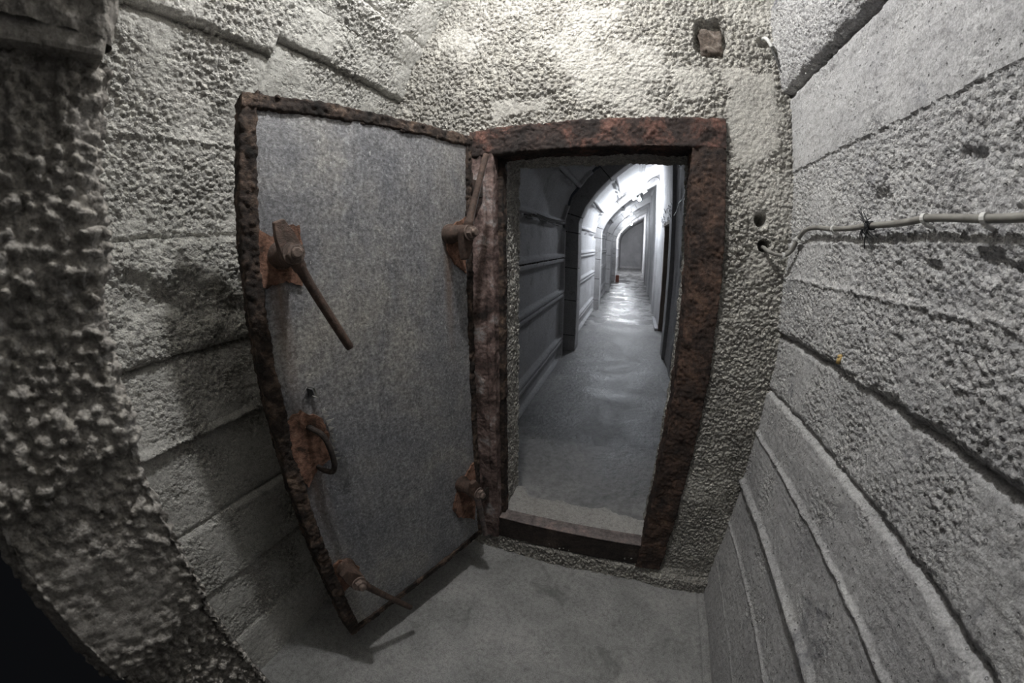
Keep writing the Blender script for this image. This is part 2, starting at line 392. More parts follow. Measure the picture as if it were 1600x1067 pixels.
FRONT = {}
def front_h(X, Z):
    wx = X + 0.006 * fbm(X * 60, Z * 60, 2, 91); wz = Z + 0.006 * fbm(X * 60, Z * 60, 2, 92)
    peb = caps(wx, wz, 0.0165, 5, .34, .60) * 0.0160 + caps(wx + .3, wz + .7, 0.0085, 25, .34, .60) * 0.0065
    fine = caps(wx, wz, 0.0105, 45, .34, .60) * 0.0105
    grain = fbm(X * 110, Z * 110, 3, 3) * 0.003
    smooth = np.maximum.reduce([box_mask(X, Z, -0.50, -0.27, 0.49, 0.58, .03, 1) * .9, box_mask(X, Z, 0.30, 0.50, 0.30, 0.67, .025, 2) * .85,
                                box_mask(X, Z, 0.14, 0.30, 0.53, 0.66, .03, 4) * .7, box_mask(X, Z, 0.36, 0.56, 0.10, 0.34, .04, 6) * .5,
                                sst(0.66, 0.78, fbm(X * 4.5, Z * 4.5, 4, 12) + 0.5) * .6])
    low = sst(0.05, -0.35, Z) * sst(0.2, .32, X)                      # finer aggregate low on the right
    FRONT['agg'] = (1 - smooth)
    h = peb * (1 - smooth) * (1 - .55 * low) + fine * low * (1 - smooth) + smooth * (0.0105 + fine * .25)
    h = h + fbm(X * 5, Z * 5, 3, 8) * 0.02 + grain
    # cold joints between pours
    for zj, amp in ((0.60, .003), (0.70, .004), (0.93, .003)):
        zz = Z - zj - 0.035 * fbm(X * 3.5, Z * 0 + zj, 3, 31) - 0.02 * (X + .2)
        h = h + amp * np.tanh(zz / 0.006) * sst(.50, .66, fbm(X * 3, Z * 3 + zj * 9, 2, 36) + .5)
    # drilled holes
    for hx, hz, r in ((0.431, 0.148, 0.021), (0.449, 0.066, 0.021)):
        d = np.hypot(X - hx, Z - hz); h = np.where(d < r * 1.9, h * sst(r, r * 1.9, d), h); h = h - 0.07 * sst(r * 1.08, r * .82, d)
    # blocked-up square pocket
    d = (np.abs((X - 0.279) / .056) ** 4 + np.abs((Z - 0.770) / .070) ** 4) ** .25 + .35 * fbm(X * 30, Z * 30, 3, 51)
    h = h - 0.040 * sst(1.08, .9, d)
    # broken mouth round the cable stub
    h = h - 0.03 * sst(0.035, 0.01, np.hypot(X - 0.462, (Z - 0.765) * 1.3))
    # mortar spilled at the wall foot
    zf = Z - FLOOR
    h = h + 0.028 * sst(0.085, 0.06, zf + 0.02 * fbm(X * 12, Z * 0, 3, 77)) * sst(0.20, 0.34, X) + .012 * sst(.11, .09, zf + .02 * fbm(X * 10, Z * 0, 3, 78))
    return h

def build_front():
    xs = np.arange(-1.12, 0.575, 0.0028); zs = np.arange(FLOOR - 0.01, 1.385, 0.0028)
    X, Z = np.meshgrid(xs, zs, indexing='ij')
    H = front_h(X, Z)
    V = np.stack([X, 1.2 - H, Z], -1).reshape(-1, 3)
    F = grid_faces(len(xs), len(zs))
    cx = V[F].mean(1)
    hole = (cx[:, 0] > -0.55) & (cx[:, 0] < 0.275) & (cx[:, 2] > -1.31) & (cx[:, 2] < 0.435)
    F = F[(~hole) & inside_vault(cx[:, 0], cx[:, 2])]
    V, F, A = compact(V, F, FRONT['agg'].ravel())
    o = struct(mesh_np('wall_front', V, F, M['front'], agg=A), 'pebbly beige concrete bulkhead around the rusty door frame')
    # the doorway's concrete reveal, 25 cm deep
    def rh(U, s): return caps(U, s, 0.014, 61) * 0.010 + fbm(U * 20, s * 20, 3, 62) * 0.012
    cx_, x0, x1, z0, z1 = 0, -0.485, 0.215, -1.24, 0.385
    prof = [(x0, z0 - .05), (x0, z1), (x1, z1), (x1, z0 - .05)]
    V, F, U, SS = extrude(prof, 1.275, 1.47, 0.004, 0.004, lambda U, s: rh(U, s), lambda a, b, u: (a + 0 * u, u, b + 0 * u), side=-1)
    mesh_np('opening_reveal', V, F, M['front'], o, agg=np.ones(len(V)))
    return o
wall_front = build_front()
# rusted stub of a bracket left in the pocket
def stub_block():
    bm = bmesh.new(); bmesh.ops.create_cube(bm, size=1.0)
    bmesh.ops.subdivide_edges(bm, edges=list(bm.edges), cuts=9, use_grid_fill=True)
    for v in bm.verts: v.co = Vector((v.co.x * .078, v.co.y * .030, v.co.z * .10)) + Vector((.281, 1.226, .768))
    o = bm_obj('bracket_stub', bm, M['stub'], wall_front, True); lumpy(o, .040, 30, 8)
    o['label'] = 'corroded metal stub in a pocket of the concrete'
stub_block()

# ================================================================== BOARD-MARKED SIDE WALLS
AGG = {}
def wall_heights(U, SS, seams, offs, roughs, seed, peb=0.016, jog=None):
    """U along the tunnel, SS up the wall; seams: list of (s, kind, size)"""
    ww = 0.017 * fbm(U * 24, SS * 24, 5, seed + 50, .62) + 0.010 * fbm(U * 3, SS * 0 + 1.7, 3, seed + 60)
    s = SS + ww
    if jog: s = s - jog(U, SS)
    edges = [x[0] for x in seams]
    idx = np.searchsorted(np.array(edges), s)
    off = np.array(offs)[idx]; rg = np.array(roughs)[idx]
    patch = sst(-0.30, 0.22, fbm(U * 7, SS * 7, 5, seed + 70, .65) * 1.2 + (rg - .5) * 0.6)     # where the aggregate shows
    wp = .0035 * fbm(U * 70, SS * 70, 2, seed + 90)
    pb = caps(U + wp, SS - wp, peb, seed, .34, .62) * peb * 1.0 + caps(U + .2, SS + .4 + wp, peb * .55, seed + 9, .34, .6) * peb * .5
    AGG['a'] = patch
    h = off + patch * (pb - peb * .4) + fbm(U * 9, SS * 9, 4, seed + 3) * 0.012 * (0.35 + rg) + fbm(U * 90, SS * 90, 3, seed + 5) * 0.0035
    grain = fbm(U * 5, SS * 160, 3, seed + 6) * 0.0018 * (1 - patch)                  # wood grain of the boards
    h = h + grain
    for (sj, kind, size) in seams:
        d = s - sj
        if kind == 'groove': h = h - size * np.exp(-(d / 0.010) ** 2) * sst(.30, .55, fbm(U * 7, SS * 2, 3, seed + 80) + .62)
        elif kind == 'ridge': h = h + size * np.exp(-(d / 0.0065) ** 2)
        elif kind == 'lip': h = h + size * sst(-.004, 0.0, d) * sst(0.03, 0.005, d) - size * .6 * np.exp(-((d + .010) / .007) ** 2)
    return h, idx

def board_wall(name, label, prof, u0, u1, du, ds, seams, offs, roughs, seed, side, mat, extra=None, fl=False, peb=.012, jog=None):
    root = sroot(name, label)
    store = {}
    def hf(U, SS):
        h, idx = wall_heights(U, SS, seams, offs, roughs, seed, peb, jog)
        if extra: h = h + extra(U, SS)
        store['i'] = idx; return h
    V, F, U, SS = extrude(prof, u0, u1, du, ds, hf, lambda a, b, u: (a, u, b), side)
    if fl: F = flip(F)
    ids = store['i'].ravel()[F[:, 0]]
    for k in range(len(seams) + 1):
        f = F[ids == k]
        if len(f) == 0: continue
        v, f, a = compact(V, f, AGG['a'].ravel())
        mesh_np('board_course', v, f, mat, root, agg=a)
    return root

def s_of(prof, z):
    P = np.asarray(prof); L = np.concatenate([[0], np.cumsum(np.hypot(*(P[1:] - P[:-1]).T))])
    return float(np.interp(z, P[:, 1], L))
# right wall, from the floor up into the vault
zR = [(-1.25, 'ridge', .003), (-1.03, 'ridge', .006), (-0.82, 'lip', .014), (-0.597, 'ridge', .008), (-0.425, 'groove', .016), (-0.222, 'groove', .022),
      (-0.032, 'ridge', .005), (0.075, 'ridge', .003), (0.315, 'groove', .0015), (0.575, 'groove', .02), (0.86, 'ridge', .006), (1.1, 'groove', .01)]
seamsR = [(s_of(PR, z), k, a) for z, k, a in zR]
offR = [0.0, .002, .001, .007, .004, .000, .013, .010, .005, .008, .028, .022, .02]
rghR = [.05, .05, .06, .08, .15, .50, .78, .70, .80, .14, 1.0, .8, .7]
def exR(U, s):
    z = s + FLOOR
    h = 0
    for (y, zz, r, d) in ((0.57, 0.035, .022, .022), (0.435, 0.045, .02, .018), (0.50, .21, .012, .012), (0.62, -.10, .006, .01)):
        h = h - d * sst(r * 1.3, r * .3, np.hypot((U - y) / 1.7, (z - zz) * 1.3 - .25 * (U - y)) + .05 * fbm(U * 26, s * 26, 4, 5))
    # roughened strip behind the black patch
    h = h - .014 * sst(.05, .02, np.hypot(U - .747, (z - .15)) + .03 * fbm(U * 30, s * 30, 3, 7))
    return h
wall_right = board_wall('wall_right', 'grey board-marked concrete wall carrying the cable', PR[:4], 0.15, 1.215, 0.0035, 0.0035, seamsR, offR, rghR, 310, 1, M['right'], exR, peb=.0095)
zL = [(-1.235, 'groove', .006), (-0.985, 'groove', .008), (-0.735, 'groove', .012), (-0.454, 'lip', .010), (-0.215, 'groove', .02), (0.10, 'groove', .010), (0.36, 'ridge', .004), (0.63, 'groove', .012), (0.86, 'groove', .008), (1.06, 'ridge', .005)]
seamsL = [(s_of(PL, z), k, a) for z, k, a in zL]
offL = [.004, -.004, .008, .0, .014, .034, .006, .010, .030, .010, .018]
rghL = [.3, .3, .35, .35, .55, .85, .8, .62, .5, .4, .5]
def exL(U, s):
    z = s + FLOOR
    h = -.03 * sst(.10, .0, np.abs(z + .10 + .25 * (U - .45)) + .16 * fbm(U * 9, s * 9, 4, 15)) * sst(.1, .3, U)     # broken-out hollow
    h = h + .03 * fbm(U * 13, s * 13, 4, 19) * sst(.35, .10, np.abs(z + .05))
    # vertical board joint
    h = h - .008 * np.exp(-((U - .588 + .01 * fbm(s * 20, U * 0, 3, 3)) / .006) ** 2) * sst(.45, .5, z)
    return h
wall_left = board_wall('wall_left', 'pale board-marked concrete wall behind the opened steel door', PL[:6], 0.055, 1.215, 0.0043, 0.0043, seamsL, offL, rghL, 510, -1, M['left'], exL, fl=True, peb=.013, jog=lambda U, s: .05 * (U > .588) * (s + FLOOR > .45))
# vault crown over the air lock
crown = PL[5:] + PR[::-1][1:4]
V, F, U, SS = extrude(crown, 0.05, 1.215, 0.012, 0.012, lambda U, s: caps(U, s, .02, 3) * .012 + fbm(U * 9, s * 9, 3, 2) * .02, lambda a, b, u: (a, u, b), -1)
struct(mesh_np('ceiling', V, F, M['left'], agg=np.ones(len(V))), 'concrete vault over the small air lock')

# ================================================================== NEAR OPENING (the camera stands in it)
def near_jamb():
    root = sroot('wall_back', 'rough dark concrete edge of the near opening')
    xj = -0.45
    # plan profile: far face, arris, reveal, near arris, near face
    prof = [(-.66, 0.074), (xj - .012, 0.070), (xj, 0.060), (xj + .004, -0.095), (xj - .015, -0.115), (-0.6, -0.13)]
    JA = {}
    def hf(U, s):
        z = U
        p = caps(U, s, .0135, 71, .34, .62) * .015 + caps(U + .3, s, .008, 72, .34, .6) * .006
        pm = sst(-.35, .12, fbm(U * 6, s * 6, 5, 73, .62) * 1.2 + .20 * sst(-.35, -.05, U) + .05 - .15 * np.exp(-((U + .33) / .1) ** 2))
        JA['a'] = pm
        h = p * pm + (1 - pm) * .006 - .009 + fbm(U * 8, s * 8, 4, 74) * .013 + fbm(U * 100, s * 100, 3, 75) * .003
        for zj in (-.20, -.45, -.02):
            h = h + .006 * np.tanh((U - zj + .05 * (s - .7) + .03 * fbm(s * 9, U * 0 + zj, 3, 76)) / .006)
        return h
    V, F, U, SS = extrude(prof, FLOOR, 0.222, 0.003, 0.003, hf, lambda a, b, u: (a, b, u), 1)
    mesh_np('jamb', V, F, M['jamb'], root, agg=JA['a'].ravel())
    # haunched head of the opening, corbelled a little past the jamb
    prof2 = [(-1.12, 0.076), (xj + .02, 0.074), (xj + .035, 0.066), (xj + .04, -0.11), (-0.8, -0.13)]
    s, Q, N = resample(prof2, .006)
    zz = np.linspace(0.232, 1.0, 130)
    U, SS = np.meshgrid(zz, s, indexing='ij')
    H = caps(U, SS, .02, 81) * .01 + fbm(U * 9, SS * 9, 4, 82) * .016 - .004
    t = np.clip((U - .232) / .7, 0, 1) ** 1.6 * .55
    A = Q[None, :, 0] + t * (Q[None, :, 0] > -1.0) + N[None, :, 0] * H; B = Q[None, :, 1] + N[None, :, 1] * H
    V = np.stack([A, B, U], -1).reshape(-1, 3)
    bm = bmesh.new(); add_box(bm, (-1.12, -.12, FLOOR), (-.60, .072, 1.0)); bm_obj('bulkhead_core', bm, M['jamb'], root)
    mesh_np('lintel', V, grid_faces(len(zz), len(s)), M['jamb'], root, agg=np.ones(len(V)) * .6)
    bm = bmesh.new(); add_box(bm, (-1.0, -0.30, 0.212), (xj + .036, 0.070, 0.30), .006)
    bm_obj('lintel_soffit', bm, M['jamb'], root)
    return root
near_jamb()

# ================================================================== AIR-LOCK FLOOR
def floor_h(X, Y):
    h = fbm(X * 4, Y * 4, 4, 201) * .012 + fbm(X * 60, Y * 60, 3, 202) * .0012
    d = np.abs(X - 0.517 + .004 * fbm(Y * 9, X * 0, 3, 5)); h = h - .010 * np.exp(-(d / .004) ** 2)      # narrow gutter by the right wall
    return h
xs = np.arange(-1.13, 0.575, .008); ys = np.arange(-0.3, 1.23, .008)
X, Y = np.meshgrid(xs, ys, indexing='ij')
V = np.stack([X, Y, FLOOR + floor_h(X, Y)], -1).reshape(-1, 3)
struct(mesh_np('floor', V, grid_faces(len(xs), len(ys)), M['floor']), 'dusty grey concrete floor of the air lock')

# ================================================================== DOOR FRAME
def flake(seed, a=.010):
    def f(U, s):
        n = fbm(U * 16, s * 16, 5, seed); pl = np.round((n + .5) * 7) / 7 - .5
        return a * (.9 * pl + .5 * n) + .35 * a * caps(U, s, .012, seed + 3) + fbm(U * 150, s * 150, 2, seed + 5) * a * .25
    return f
fr = thing('door_frame', 'flaking rusty steel angle frame set in the pebbly concrete bulkhead', 'door frame', (-0.14, 1.2, FLOOR))
off = Vector((-0.14, 1.2, FLOOR))
def frame_member(name, prof, u0, u1, to3d, side, mat, seed, amp=.010, fl=False):
    V, F, U, SS = extrude(prof, u0, u1, .0042, .0042, flake(seed, amp), to3d, side)
    V = V - np.array(off)
    return mesh_np(name, V, flip(F) if fl else F, mat, fr)
yF, yB = 1.178, 1.285
# jambs: profile in (x, y): outer edge, front face, inner corner, inner face
frame_member('frame_jamb', [(-.582, 1.21), (-.582, yF), (-.515, yF), (-.515, yF - .004), (-.487, yF - .004), (-.487, yB), (-.50, yB)], -1.348, 0.372, lambda a, b, u: (a, b, u), -1, M['frame_paint'], 11, .007)
frame_member('frame_jamb', [(.306, 1.21), (.306, yF), (.1955, yF), (.1955, yB), (.225, yB)], -1.348, 0.372, lambda a, b, u: (a, b, u), 1, M['frame_side'], 23, .013)
frame_member('frame_head', [(.467, 1.21), (.467, yF), (.370, yF), (.370, yB), (.40, yB)], -.582, .306, lambda a, b, u: (u, b, a), 1, M['frame'], 37, .016)
frame_member('frame_sill', [(-1.348, 1.21), (-1.348, yF + .012), (-1.224, yF + .012), (-1.224, yB - .03), (-1.24, yB - .03)], -.582, .306, lambda a, b, u: (u, b, a), -1, M['frame_dark'], 41, .006)
# black seal bead running round inside the left jamb
frame_member('seal_strip', [(-.486, 1.225), (-.468, 1.228), (-.466, 1.262), (-.486, 1.268)], -1.22, 0.365, lambda a, b, u: (a, b, u), -1, M['rim'], 51, .009)
bm = bmesh.new(); add_box(bm, (-.484 + .14, -.012, .231), (.194 + .14, .056, .2365), .0015)
for v in bm.verts: v.co.z += .003
lumpy(bm_obj('sill_strip', bm, M['strip'], fr), .002, 30, 4)
# concrete sill top with a broken inner edge
def sill_h(U, s): return fbm(U * 12, s * 12, 4, 301) * .012 + fbm(U * 80, s * 80, 3, 302) * .003
xs = np.arange(-.50, .225, .005); t = np.linspace(0, 1, 50)
X, T = np.meshgrid(xs, t, indexing='ij')
yend = 1.40 + .07 * sst(-.38, -.46, X) - .075 * fbm(X * 13, X * 0, 5, 303, .65) - .03 * sst(0.0, 0.2, X)
Yv = np.where(T < .75, 1.245 + (yend - 1.245) * T / .75, yend + .02 * (T - .75) * 4 + .008 * fbm(X * 60, T * 9, 3, 9))
Zv = np.where(T < .75, -1.222, -1.222 - (T - .75) * 4 * .33) + sill_h(X, Yv) * (T < .75)
struct(mesh_np('sill_slab', np.stack([X, Yv, Zv], -1).reshape(-1, 3), grid_faces(len(xs), len(t)), M['sill']), None)
bpy.data.objects['sill_slab'].parent = wall_front
del bpy.data.objects['sill_slab']['kind']

# ================================================================== STEEL DOOR
DW, Zt, Zb = 0.719, 0.415, -1.247       # width, top and bottom at the hinge edge
DB = (-0.537, 1.092, -1.30)
door = thing('blast_door', 'open steel blast door faced with grey galvanised sheet, rusty levers and black rim', 'door', DB, math.atan2(-0.947, -0.323))
def sag(s): return -0.024 * s / DW
def dz(s, z): return z + sag(s) - DB[2]     # local z of a point (s, z) on the door
def door_sheet():
    ss = np.linspace(.012, DW - .02, 150); zz = np.linspace(Zb + .02, Zt - .02, 330)
    X, Z = np.meshgrid(ss, zz, indexing='ij')
    H = fbm(X * 3, Z * 3, 3, 401) * .010 + fbm(X * 14, Z * 14, 3, 402) * .0012
    V = np.stack([X, H, Z + sag(X) - DB[2]], -1).reshape(-1, 3)
    return mesh_np('sheet_panel', V, flip(grid_faces(len(ss), len(zz))), M['galv'], door)
sheet = door_sheet()
bm = bmesh.new(); add_box(bm, (0.004, -.058, Zb + .004 - DB[2]), (DW - .004, -.012, Zt - .03 - DB[2]))
for v in bm.verts: v.co.z += sag(v.co.x)
bm_obj('door_core', bm, M['frame_dark'], door)
def rim(prof, u0, u1, to3d, seed, side, amp=.009):
    def hf(U, s):
        n = fbm(U * 26, s * 26, 4, seed); return amp * (1.2 * n + .5 * caps(U, s, .014, seed + 1) + .5 * fbm(U * 110, s * 110, 2, seed + 2))
    V, F, U, SS = extrude(prof, u0, u1, .0036, .0036, hf, to3d, side)
    return mesh_np('rim_bar', V, F, M['rim'], door)
V3 = lambda s, n, z: (s, n, z + sag(s) - DB[2])
b_ = -.060; f_ = .007
rim([(DW - .038, .0), (DW - .034, f_), (DW, f_), (DW, b_)], Zb, Zt, lambda a, b, u: V3(a, b, u), 411, 1)                                 # free edge
rim([(.022, 0), (.020, f_), (0.0, f_), (0.0, b_)], Zb, Zt, lambda a, b, u: V3(a, b, u), 421, -1)                                         # hinge edge
rim([(Zt - .036, 0), (Zt - .032, f_), (Zt, f_), (Zt, b_)], 0, DW, lambda a, b, u: V3(u, b, a), 431, 1)                                   # top
rim([(Zb + .026, 0), (Zb + .024, f_), (Zb, f_), (Zb, b_)], 0, DW, lambda a, b, u: V3(u, b, a), 441, -1)                                  # bottom
# crust flakes along the top edge
for k in range(46):
    s = random.uniform(.02, DW - .02); bm = bmesh.new()
    r = random.uniform(.004, .009); bmesh.ops.create_icosphere(bm, subdivisions=1, radius=r)
    if k < 9: s = random.uniform(DW - .10, DW - .05)
    c = Vector(V3(s, random.uniform(-.02, .008), Zt - random.choice((.0, .034)) + random.uniform(-.003, .004)))
    for v in bm.verts: v.co = Vector((v.co.x * random.uniform(.6, 2.0), v.co.y * .7, v.co.z * random.uniform(.5, 1.5))) + c
    bm_obj('rust_flake', bm, M['rim'], door)

# bare rust where the sheet has torn away
def rust_patch(pts, seed, th=.0035):
    c = Vector((sum(p[0] for p in pts) / len(pts), 0, sum(p[1] for p in pts) / len(pts)))
    out = []
    for i, p in enumerate(pts):
        q = pts[(i + 1) % len(pts)]
        for k in range(7):
            t = k / 7; x = p[0] + (q[0] - p[0]) * t; z = p[1] + (q[1] - p[1]) * t
            j = random.uniform(-.006, .006); out.append((x + (x - c.x) * j * 8, z + (z - c.z) * j * 8))
    bm = bmesh.new()
    fr_ = [bm.verts.new(V3(x, th + .004 + fbm(np.array(x * 3), np.array(z * 3), 3, 401) * .010, z)) for x, z in out]
    bk_ = [bm.verts.new(V3(x, -.008, z)) for x, z in out]
    cc = bm.verts.new(V3(c.x, th + .006, c.z))
    n = len(out)
    for i in range(n):
        j = (i + 1) % n; bm.faces.new((fr_[i], fr_[j], cc)); bm.faces.new((fr_[i], bk_[i], bk_[j], fr_[j]))
    o = bm_obj('rust_patch', bm, M['patch'], door); o['label'] = 'bare orange rust where the sheet has torn away'
    return o
rust_patch([(.684, .105), (.650, .085), (.640, .11), (.585, .108), (.578, .03), (.588, -.035), (.625, -.02), (.688, -.03)], 1)
rust_patch([(.690, -.36), (.640, -.345), (.588, -.385), (.580, -.44), (.592, -.51), (.640, -.53), (.672, -.565), (.688, -.50)], 2)
rust_patch([(.028, .13), (.085, .105), (.118, .085), (.112, .02), (.08, -.03), (.03, -.06)], 3)
rust_patch([(.028, -.82), (.085, -.86), (.13, -.90), (.165, -.98), (.14, -1.04), (.05, -1.12), (.026, -1.0)], 4)
rust_patch([(.690, -.885), (.655, -.875), (.620, -.90), (.600, -.95), (.63, -1.0), (.700, -1.02)], 5)
# torn bright edges by the pull handle, and the curled puncture above it
bm = bmesh.new()
for k in range(9):
    a = k / 8; s = .585 - .010 * math.sin(a * 3); z = -.365 - .15 * a
    p = [V3(s, .006, z + .007), V3(s, .006, z - .007), V3(s - random.uniform(.006, .022), .012, z + random.uniform(-.004, .008))]
    vs = [bm.verts.new(q) for q in p] + [bm.verts.new((q[0], q[1] - .002, q[2])) for q in p]
    bm.faces.new(vs[:3]); bm.faces.new(vs[5:2:-1])
    for i in range(3): bm.faces.new((vs[i], vs[i + 3], vs[(i + 1) % 3 + 3], vs[(i + 1) % 3]))
bm_obj('torn_edge', bm, M['zinc_bright'], door)['label'] = 'bright curled spikes of torn sheet'
bm = bmesh.new()
rng = [(.626, -.300), (.612, -.287), (.598, -.296), (.594, -.318), (.604, -.312), (.612, -.322), (.622, -.316)]
lo = [bm.verts.new(V3(x, .004, z)) for x, z in rng]; hi = [bm.verts.new(V3(.610 + (x - .610) * 1.25, .013, -.303 + (z + .303) * 1.25)) for x, z in rng]
for i in range(4): bm.faces.new((lo[i], lo[i + 1], hi[i + 1], hi[i]))
bm_obj('puncture_lip', bm, M['zinc_bright'], door)
bm = bmesh.new(); vs = [bm.verts.new(V3(x, .0055, z)) for x, z in ((.612, -.292), (.600, -.300), (.597, -.316), (.604, -.314), (.610, -.318))]; bm.faces.new(vs)
r = bmesh.ops.extrude_face_region(bm, geom=list(bm.faces)); 
for v in [g for g in r['geom'] if isinstance(g, bmesh.types.BMVert)]: v.co.y -= .012
bm_obj('puncture', bm, M['black'], door)

# locking levers
def dog(c, rod, wedge, stand=.078, label=None, rodmat='lever'):
    """c: axis (s, z); rod: vector to the handle's tip; wedge: vector of the clamping wedge"""
    s0, z0 = c
    D = lambda s, n, z: Vector((s, n, z + sag(s) - DB[2]))
    bm = bmesh.new()
    add_rod(bm, [D(s0, -.005, z0), D(s0, .012, z0), D(s0, .0125, z0), D(s0, stand - .004, z0), D(s0, stand, z0)], [.034, .034, .028, .027, .024], 20)
    boss = bm_obj('locking_lever', bm, M['lever'], door, True); lumpy(boss, .002, 30, 1)
    if label: boss['label'] = label
    # wedge plate with a round hub
    bm = bmesh.new()
    w = Vector((wedge[0], 0, wedge[1])); L = w.length; w.normalize(); q = Vector((w.z, 0, -w.x))
    outl = []
    for k in range(11):
        a = math.pi * (k / 10); outl.append(-w * math.sin(a) * .027 + q * (math.cos(a)) * .027)
    outl += [w * L * .6 - q * .020, w * L - q * .0125, w * L + q * .0125, w * L * .6 + q * .020]
    base = D(s0, 0, z0)
    f0 = [bm.verts.new(base + p + Vector((0, stand - .002, 0))) for p in outl]
    f1 = [bm.verts.new(base + p * .96 + Vector((0, stand + .024 - .010 * max(0, p.dot(w)) / L, 0))) for p in outl]
    bm.faces.new(f0[::-1]); bm.faces.new(f1)
    for i in range(len(outl)): bm.faces.new((f0[i], f0[(i + 1) % len(outl)], f1[(i + 1) % len(outl)], f1[i]))
    bmesh.ops.bevel(bm, geom=list(bm.edges), offset=.002, segments=1, affect='EDGES')
    bm_obj('wedge', bm, M['lever'], boss)
    # handle rod
    bm = bmesh.new(); r = Vector((rod[0], 0, rod[1]))
    P = [base + r * t + Vector((0, stand + .012 + .004 * t, 0)) for t in (0.05, .14, .16, .3, .55, .8, .975, .995, 1.0)]
    add_rod(bm, P, [.017, .016, .013, .0115, .011, .0108, .0108, .0095, .006], 14)
    hr = bm_obj('handle_rod', bm, M[rodmat], boss, True); lumpy(hr, .0022, 40, 5)
    # washer, nut, bolt end
    bm = bmesh.new()
    add_rod(bm, [D(s0, stand + .024, z0), D(s0, stand + .029, z0)], .0245, 20)
    add_rod(bm, [D(s0, stand + .029, z0), D(s0, stand + .031, z0), D(s0, stand + .043, z0), D(s0, stand + .044, z0)], [.0185, .019, .019, .0165], 6)
    add_rod(bm, [D(s0, stand + .043, z0), D(s0, stand + .053, z0), D(s0, stand + .055, z0)], [.0115, .0115, .009], 12)
    bm_obj('nut', bm, M['nut'], boss)
dog((.632, .042), (-.116, -.232), (.024, .072), label='rusty lever with its handle hanging down by the free edge')
dog((.100, .072), (-.088, .265), (.004, -.085), .070, label='rusty lever with its handle standing up by the hinges')
dog((.104, -.885), (-.038, -.265), (.010, .055), .074, label='rusty lever with a greyish handle hanging by the lower hinge corner', rodmat='strip')
dog((.645, -.915), (-.155, -.305), (.030, .06), .066, label='rusty lever at the bottom of the free edge')
# pull handle
bm = bmesh.new()
D = lambda s, n, z: V3(s, n, z)
P = spline([D(.632, -.002, -.395), D(.628, .035, -.390), D(.616, .062, -.400), D(.606, .070, -.440), D(.604, .070, -.490), D(.612, .060, -.515), D(.626, .03, -.517), D(.632, -.002, -.515)], 5)
add_rod(bm, P, .0075, 12)
lumpy(bm_obj('pull_handle', bm, M['frame_dark'], door, True), .002, 50, 3)
# hinges
for z in (.24, -1.06):
    bm = bmesh.new()
    add_rod(bm, [V3(-.014, -.02, z - .05), V3(-.014, -.02, z + .05)], .014, 14)
    h = bm_obj('hinge', bm, M['frame_dark'], door, True)
    bm = bmesh.new(); p = Vector(V3(-.014, -.02, z))
    add_box(bm, (p.x - .065, p.y - .006, p.z - .03), (p.x + .004, p.y + .006, p.z + .03), .002)
    bm_obj('hinge_leaf', bm, M['frame_dark'], h)

# ================================================================== CABLE ON THE RIGHT WALL
xw = 0.522
cab = thing('cable', 'grey sheathed cable clipped along the board-marked wall, entering a drilled hole', 'cable', (xw, 0.8, 0.1))
o0 = Vector((xw, 0.8, 0.1))
cp = [(.449, 1.235, .064), (.449, 1.20, .060), (.455, 1.178, .050), (.478, 1.165, .041), (.503, 1.152, .040), (.517, 1.130, .058), (.5225, 1.105, .092), (.524, 1.06, .116), (.524, 1.00, .1195),
      (.523, .92, .1115), (.523, .83, .1075), (.522, .755, .109), (.522, .69, .108), (.521, .63, .109), (.520, .583, .112), (.519, .53, .110), (.519, .46, .105), (.519, .38, .104), (.520, .25, .11), (.522, .12, .108)]
path = spline(cp, 8)
bm = bmesh.new(); add_rod(bm, [Vector(p) - o0 for p in path], .0066, 12)
bm_obj('sheath', bm, M['cable'], cab, True)
for i, (x, y, z, tang) in enumerate([(.500, 1.154, .040, 'x'), (.5225, 1.105, .092, 'd'), (.523, .90, .110, 'y'), (.520, .583, .112, 'y'), (.519, .455, .105, 'y')]):
    bm = bmesh.new()
    c = Vector((x, y, z)) - o0
    d = {'x': Vector((1, 0, 0)), 'd': Vector((.25, -.75, .6)).normalized(), 'y': Vector((0, 1, 0))}[tang]
    add_rod(bm, [c - d * .0045, c + d * .0045], .0092, 12)
    n = Vector((0, 1, 0)) if tang == 'x' else Vector((1, 0, 0))
    e = d.cross(n).normalized(); 
    if e.z > 0: e = -e
    add_rod(bm, [c + e * .009 - n * .002, c + e * .012 + n * .018], .0042, 8)
    bm_obj('clip', bm, M['clip'], cab, False)
bm = bmesh.new()
for k in range(5):
    y = .742 + .004 * k; pts = [Vector((.5222, y, .109)) + Vector((math.cos(a) * .0086, .003 * math.sin(a * 2 + k), math.sin(a) * .0086)) - o0 for a in [2 * math.pi * i / 12 for i in range(13)]]
    add_rod(bm, pts, .0016, 6)
for k in range(7):
    a0 = Vector((.5135, .745 + .004 * k, .102)) - o0; dv = Vector((.012, random.uniform(-.03, .03), random.uniform(-.045, -.012)))
    add_rod(bm, [a0, a0 + dv * .5 + Vector((.0, .004, 0)), a0 + dv], [.0016, .0014, .0008], 6)
for k in range(5):
    a0 = Vector((.5135, .745 + .004 * k, .116)) - o0; dv = Vector((.010, random.uniform(-.01, .05), random.uniform(.01, .04)))
    add_rod(bm, [a0, a0 + dv * .5, a0 + dv], [.0016, .0014, .0008], 6)
bm_obj('tape_tie', bm, M['black'], cab)['label'] = 'frayed black tie knotted round the cable'

